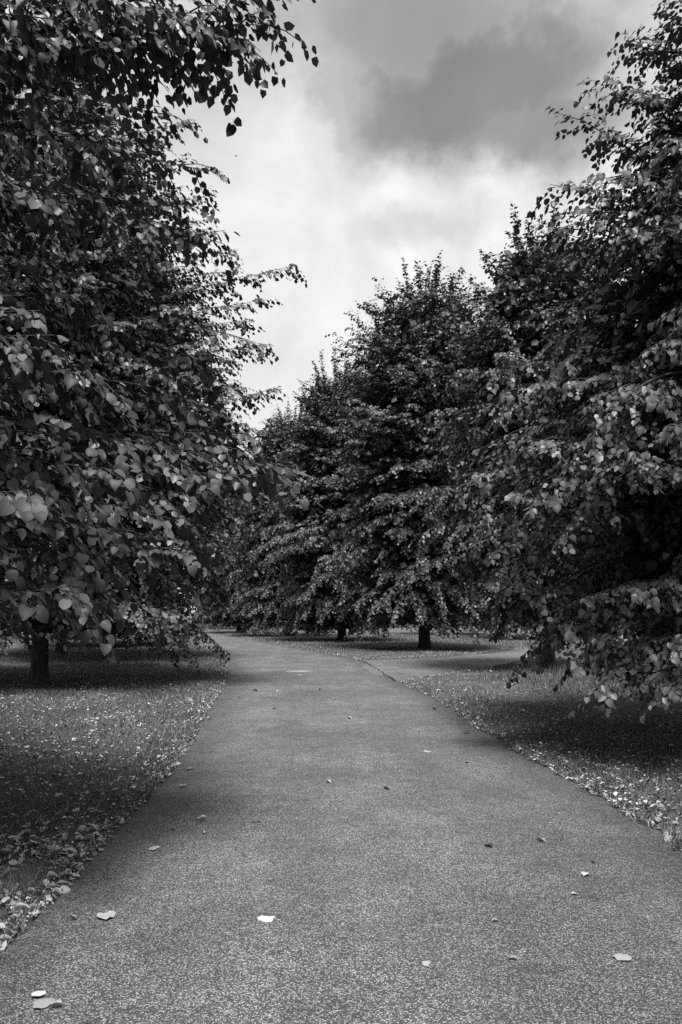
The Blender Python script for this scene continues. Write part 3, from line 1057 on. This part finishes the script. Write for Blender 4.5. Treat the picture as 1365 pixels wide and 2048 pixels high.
# leaves lying on the asphalt, where the photograph shows them: px, py, width in px, set, shape, description
PATH_LEAVES = [
    (213, 1839, 36, 'p', 0, 'pale flat fallen leaf on the path near its left edge, low in the picture'),
    (533, 1846, 34, 'p', 2, 'pale two-lobed fallen leaf low on the path, left of its middle'),
    (858, 1938, 28, 'p', 0, 'bright flat fallen leaf nearest the bottom middle of the path'),
    (1245, 1923, 34, 'p', 2, 'bright arched fallen leaf low on the path at the right'),
    (77, 1997, 26, 'o', 0, 'dull flat fallen leaf just above the clump in the bottom left corner'),
    (86, 2016, 40, 'o', 2, 'largest crumpled leaf of the clump in the bottom left corner'),
    (112, 2022, 24, 'p', 3, 'narrow pale leaf of the clump in the bottom left corner'),
    (308, 1702, 20, 'p', 2, 'small curled leaf with dark shadow left on the path, above the pale flat one'),
    (403, 1646, 20, 'p', 3, 'narrow bright leaf on the path left of the dull arched leaf'),
    (513, 1647, 24, 'd', 2, 'dull arched leaf on the path beside a narrow bright leaf'),
    (410, 1671, 15, 'o', 3, 'small dull leaf on the path just below a narrow bright leaf'),
    (1082, 1688, 17, 'p', 3, 'narrow pale leaf on the right half of the path, beside a dark twig-like leaf'),
    (978, 1700, 22, 'd', 3, 'dark rolled leaf on the path, left of a narrow pale leaf'),
    (1172, 1756, 18, 'o', 1, 'folded pale leaf on the path right of the middle, below a dark scrap'),
    (1187, 1731, 12, 'd', 3, 'dark leaf scrap on the path just above a folded pale leaf'),
    (366, 1575, 14, 'p', 4, 'small upcurled pale leaf on the path close to the left edge'),
    (375, 1610, 12, 'o', 3, 'tiny narrow leaf on the path below the upcurled pale one'),
    (775, 1583, 16, 'o', 3, 'narrow pale leaf in the middle of the path'),
    (658, 1569, 15, 'o', 3, 'slim leaf in the middle of the path, left of another slim leaf'),
    (797, 1541, 14, 'o', 0, 'small flat leaf in the middle of the path, above a narrow pale leaf'),
    (933, 1467, 24, 'd', 4, 'dark curled leaf on the path near its right edge'),
    (855, 1507, 14, 'p', 0, 'flat pale leaf on the path left of the dark curled leaf'),
    (933, 1528, 13, 'p', 0, 'flat pale leaf on the path below the dark curled leaf'),
    (713, 1491, 12, 'p', 0, 'small bright leaf mid path, halfway to the fork'),
    (727, 1523, 12, 'o', 4, 'small upcurled leaf mid path below a small bright leaf'),
    (670, 1400, 11, 'p', 0, 'upper of the pair of bright leaves mid path short of the fork'),
    (668, 1412, 9, 'p', 0, 'lower of the pair of bright leaves mid path short of the fork'),
    (700, 1440, 11, 'p', 3, 'slim bright leaf mid path below the bright pair'),
    (549, 1420, 10, 'd', 1, 'small dark leaf on the path left of the bright pair'),
    (480, 1398, 8, 'd', 1, 'tiny dark leaf on the path near its left edge, short of the fork'),
    (600, 1352, 12, 'p', 0, 'pale leaf on the path just before the manhole cover'),
    (575, 1321, 11, 'p', 0, 'pale leaf on the path beyond the manhole cover'),
    (512, 1384, 10, 'o', 3, 'slim leaf on the path in line with the manhole cover, left side'),
    (640, 1382, 11, 'd', 3, 'dark slim leaf on the path below the manhole cover'),
    (870, 1421, 11, 'd', 3, 'dark slim leaf near the right path edge below the fork'),
    (760, 1330, 9, 'p', 0, 'pale leaf at the mouth of the branch path'),
    (690, 1332, 9, 'd', 4, 'dark curled leaf by the seam at the path fork'),
    (420, 1440, 12, 'o', 1, 'folded leaf on the path beside the left verge, short of the fork'),
    (380, 1540, 14, 'o', 0, 'flat dull leaf on the path hugging the left verge'),
    (147, 1843, 14, 'o', 3, 'small scrap of leaf between the left verge and the pale flat leaf'),
    (346, 1665, 9, 'o', 3, 'tiny leaf scrap on the path left of the narrow bright leaf'),
    (1027, 1927, 8, 'p', 3, 'tiny pale leaf scrap at the bottom right of the path'),
    (990, 1850, 8, 'p', 3, 'tiny pale leaf scrap right of the middle, low on the path'),
    (1150, 1795, 9, 'p', 1, 'tiny folded pale scrap below the folded leaf on the path'),
]


def build_path_leaves():
    r = np.random.default_rng(3)
    for (px, py, w, kind, sh, label) in PATH_LEAVES:
        x, y = on_ground(px, py)
        s = (py - HORIZON) / EYE
        size = min(.13, max(.035, w / s / .98)) * (.72 if kind == 'd' else 1)
        mesh = {'p': F_PALE, 'o': F_ONE, 'd': F_DARK}[kind][sh]
        az = r.choice([0, math.pi]) + math.pi / 2 + r.normal(0, .5)
        place_leaf(mesh, x, y, .016, size, az, (r.normal(0, .06), r.normal(0, .06)), label)


build_path_leaves()


def build_litter():
    r = np.random.default_rng(9)
    pts = []
    # drift along the edges
    for line, sgn in ((mL, -1), (mR, 1), (bL, 1), (bU, -1)):
        sel = line[(line[:, 1] > 2.4) & (line[:, 1] < 75) & (np.abs(line[:, 0]) < 40)]
        seg = np.r_[0, np.cumsum(np.linalg.norm(np.diff(sel, axis=0), axis=1))]
        n = int(seg[-1] * 125)
        s = r.random(n) ** 1.35 * seg[-1]
        x, y = np.interp(s, seg, sel[:, 0]), np.interp(s, seg, sel[:, 1])
        clump = .5 + .5 * np.sin(s * 2.1 + sgn) * np.sin(s * .83 + 1)
        ok = r.random(n) < .45 + .55 * clump
        off = np.abs(r.normal(0, .085, n)) - .05 * r.random(n)
        t = np.gradient(sel, axis=0)
        tx, ty = np.interp(s, seg, t[:, 0]), np.interp(s, seg, t[:, 1])
        ln = np.hypot(tx, ty)
        nx, ny = ty / ln, -tx / ln
        pts.append(np.stack([x + sgn * nx * off, y + sgn * ny * off], 1)[ok])
    pts = [p[path_sd(p) > -.07] for p in pts]                 # none across the mouth of the branch
    edge_n = sum(map(len, pts))
    P = scatter(125000, 3.0, 62, r, 1.15, 1.0)
    sd = path_sd(P)
    patch = .5 + .5 * np.sin(P[:, 0] * 1.1 + 1.7 * np.sin(P[:, 1] * .6 + 1)) * np.sin(P[:, 1] * .9 + 1.2 * np.sin(P[:, 0] * .9))
    want = .2 + .5 * patch * np.exp(-np.maximum(sd, 0) / 9)
    want = np.where(P[:, 0] > 1, want * .75, want)
    k = (sd > .02) & (r.random(len(P)) < want)
    pts.append(P[k])
    # a few more scraps on the asphalt, far off
    Q = scatter(260, 14, 60, r, 1.0)
    pts.append(Q[path_sd(Q) < -.1][:70])
    P = np.vstack(pts)
    keep = ~((main_sd(P) < -.03) & (P[:, 1] < 19) & (np.arange(len(P)) < edge_n) & (r.random(len(P)) < .7))
    P = P[keep]
    sd = path_sd(P)
    z = np.where(sd < 0, .014, ground_z(P, sd) + .012 + r.uniform(-.006, .016, len(P)))
    n = len(P)
    size = .016 + .042 * r.random(n) ** 1.4
    big = r.random(n) < .06
    size[big] *= 1.3
    px, py = project(np.c_[P, z])
    inview = (px > 4) & (px < W0 - 4) & (py < H0 - 4)
    order = np.argsort(-np.where(inview, size / P[:, 1], 0))
    single = order[:250]
    for j, i in enumerate(single):
        left = P[i, 0] < 0
        near_edge = sd[i] < .28
        big_ = size[i] > .052
        sh = int(r.integers(5))
        pale = big_ or r.random() < .25
        where = 'lowest' if py[i] > 1840 else 'near the grass tuft' if (left and py[i] > 1730) else 'low down' if py[i] > 1640 else 'midway' if py[i] > 1520 else 'far up'
        label = ('large ' if big_ else '') + ('pale ' if pale else 'dull ') + ('flat', 'folded', 'arched', 'rolled', 'upcurled')[sh] + ' fallen leaf ' + \
            ('in litter of the ' if near_edge else 'in grass of the ') + ('left' if left else 'right') + (' path edge, ' if near_edge else ' verge, ') + where
        set_ = (G_PALE if r.random() < .7 else F_PALE) if pale else (G_ONE if r.random() < .6 else F_DARK if r.random() < .4 else F_ONE)
        place_leaf(set_[sh], P[i, 0], P[i, 1], z[i], size[i], r.uniform(0, 6.28), (r.normal(0, .55), r.normal(0, .55)), label, 'fallen leaves on the verges, ' + label)
    rest = np.ones(n, bool)
    rest[single] = False
    P, z, size = P[rest], z[rest], size[rest]
    n = len(P)
    az = r.uniform(0, 6.28, n)
    ax = np.stack([np.cos(az), np.sin(az), r.normal(0, .35, n)], 1)
    ax = unit(ax)
    nr = np.array([0, 0, 1.0]) + r.normal(0, .4, (n, 3))
    nr = unit(nr - ax * np.sum(nr * ax, 1, keepdims=True))
    v, f, _ = leaf_soup(np.c_[P, z + .008], ax, nr, size, TS_V, TS_F, r.uniform(-1, 2.6, n), r.uniform(.25, .95, n))
    link('leaf_litter', mesh_np('leaf_litter', v, f, M_FALLEN, True), kind='stuff', label='carpet of small dry fallen leaves over the grass', category='leaves')


build_litter()


# ------------------------------------------------------------------ manhole cover in the path
def build_manhole():
    x, y = on_ground(598, 1344)
    m, nt = material('cast_iron')
    tc = nt.n('ShaderNodeTexCoord')
    n = nt.noise(tc.outputs['Object'], 14, 5, .6)
    finish(nt, nt.mapr(n.outputs[0], .3, .7, .16, .34, False), .45, bump_node(nt, n.outputs[0], .4, .01), .5)
    root = link('manhole_cover', None, label='round pale manhole cover set in the path before the fork', category='manhole cover')
    root.location = (x, y, .016)
    k = 40
    th = np.linspace(0, 2 * np.pi, k, endpoint=False)

    def rings(spec):
        v = np.concatenate([np.stack([np.cos(th) * r, np.sin(th) * r, np.full(k, z)], 1) for r, z in spec])
        f = []
        for i in range(len(spec) - 1):
            for j in range(k):
                f.append((i * k + j, i * k + (j + 1) % k, (i + 1) * k + (j + 1) % k, (i + 1) * k + j))
        return v, np.array(f)
    v, f = rings([(.33, -.03), (.33, .006), (.285, .008), (.28, -.02)])
    link('frame', mesh_np('frame', v, f, m), root)
    v, f = rings([(.272, -.02), (.27, .008), (.24, .011), (.12, .016), (.001, .018)])
    link('lid', mesh_np('lid', v, f, m), root)


build_manhole()


# seam where the branch was laid against the main path
def build_seam():
    m, nt = material('bitumen_seam')
    finish(nt, .018, .6, None, .4)
    r = np.random.default_rng(2)
    y = np.linspace(18.6, 28.2, 60)
    x = np.interp(y, mR[:, 1], mR[:, 0]) - .06 + np.convolve(r.normal(0, .05, 60), np.ones(4) / 4, 'same')
    w = .012 + .03 * np.abs(np.convolve(r.normal(0, 1, 60), np.ones(5) / 5, 'same'))
    v = np.r_[np.c_[x - w, y, np.full(60, .0125)], np.c_[x + w, y, np.full(60, .0125)]]
    i = np.arange(59)
    link('path_seam', mesh_np('path_seam', v, np.stack([i, i + 60, i + 61, i + 1], 1), m), kind='structure')


build_seam()


# ------------------------------------------------------------------ a speck of a bird in the sky
def build_bird():
    m, nt = material('bird_feathers')
    finish(nt, .03, .8)
    d = 55.0
    c = pixdir(472, 312)
    c = c / c[1] * d + np.array([0, 0, EYE])
    prof = [(-.10, .004), (-.07, .02), (-.02, .03), (.03, .026), (.06, .017), (.08, .016), (.10, .009), (.115, .001)]
    k = 8
    th = np.linspace(0, 2 * np.pi, k, endpoint=False)
    v, f = [], []
    for x, rr in prof:
        for t in th:
            v.append((x, rr * math.cos(t), rr * math.sin(t)))
    for i in range(len(prof) - 1):
        for j in range(k):
            a, b = i * k + j, i * k + (j + 1) % k
            f += [(a, b, b + k), (a, b + k, a + k)]
    for s in (-1, 1):
        o = len(v)
        v += [(.05, s * .02, .01), (-.02, s * .02, .008), (.055, s * .10, .05), (-.01, s * .10, .045), (.0, s * .2, .02)]
        f += [(o, o + 1, o + 3), (o, o + 3, o + 2), (o + 2, o + 3, o + 4)]
    o = len(v)
    v += [(-.09, 0, .002), (-.17, .03, .004), (-.17, -.03, .004)]
    f += [(o, o + 1, o + 2)]
    ob = link('bird', mesh_np('bird', v, f, m, True), label='tiny dark bird flying in the pale sky', category='bird')
    ob.location = c
    ob.rotation_euler = (.3, -.4, .8)


build_bird()
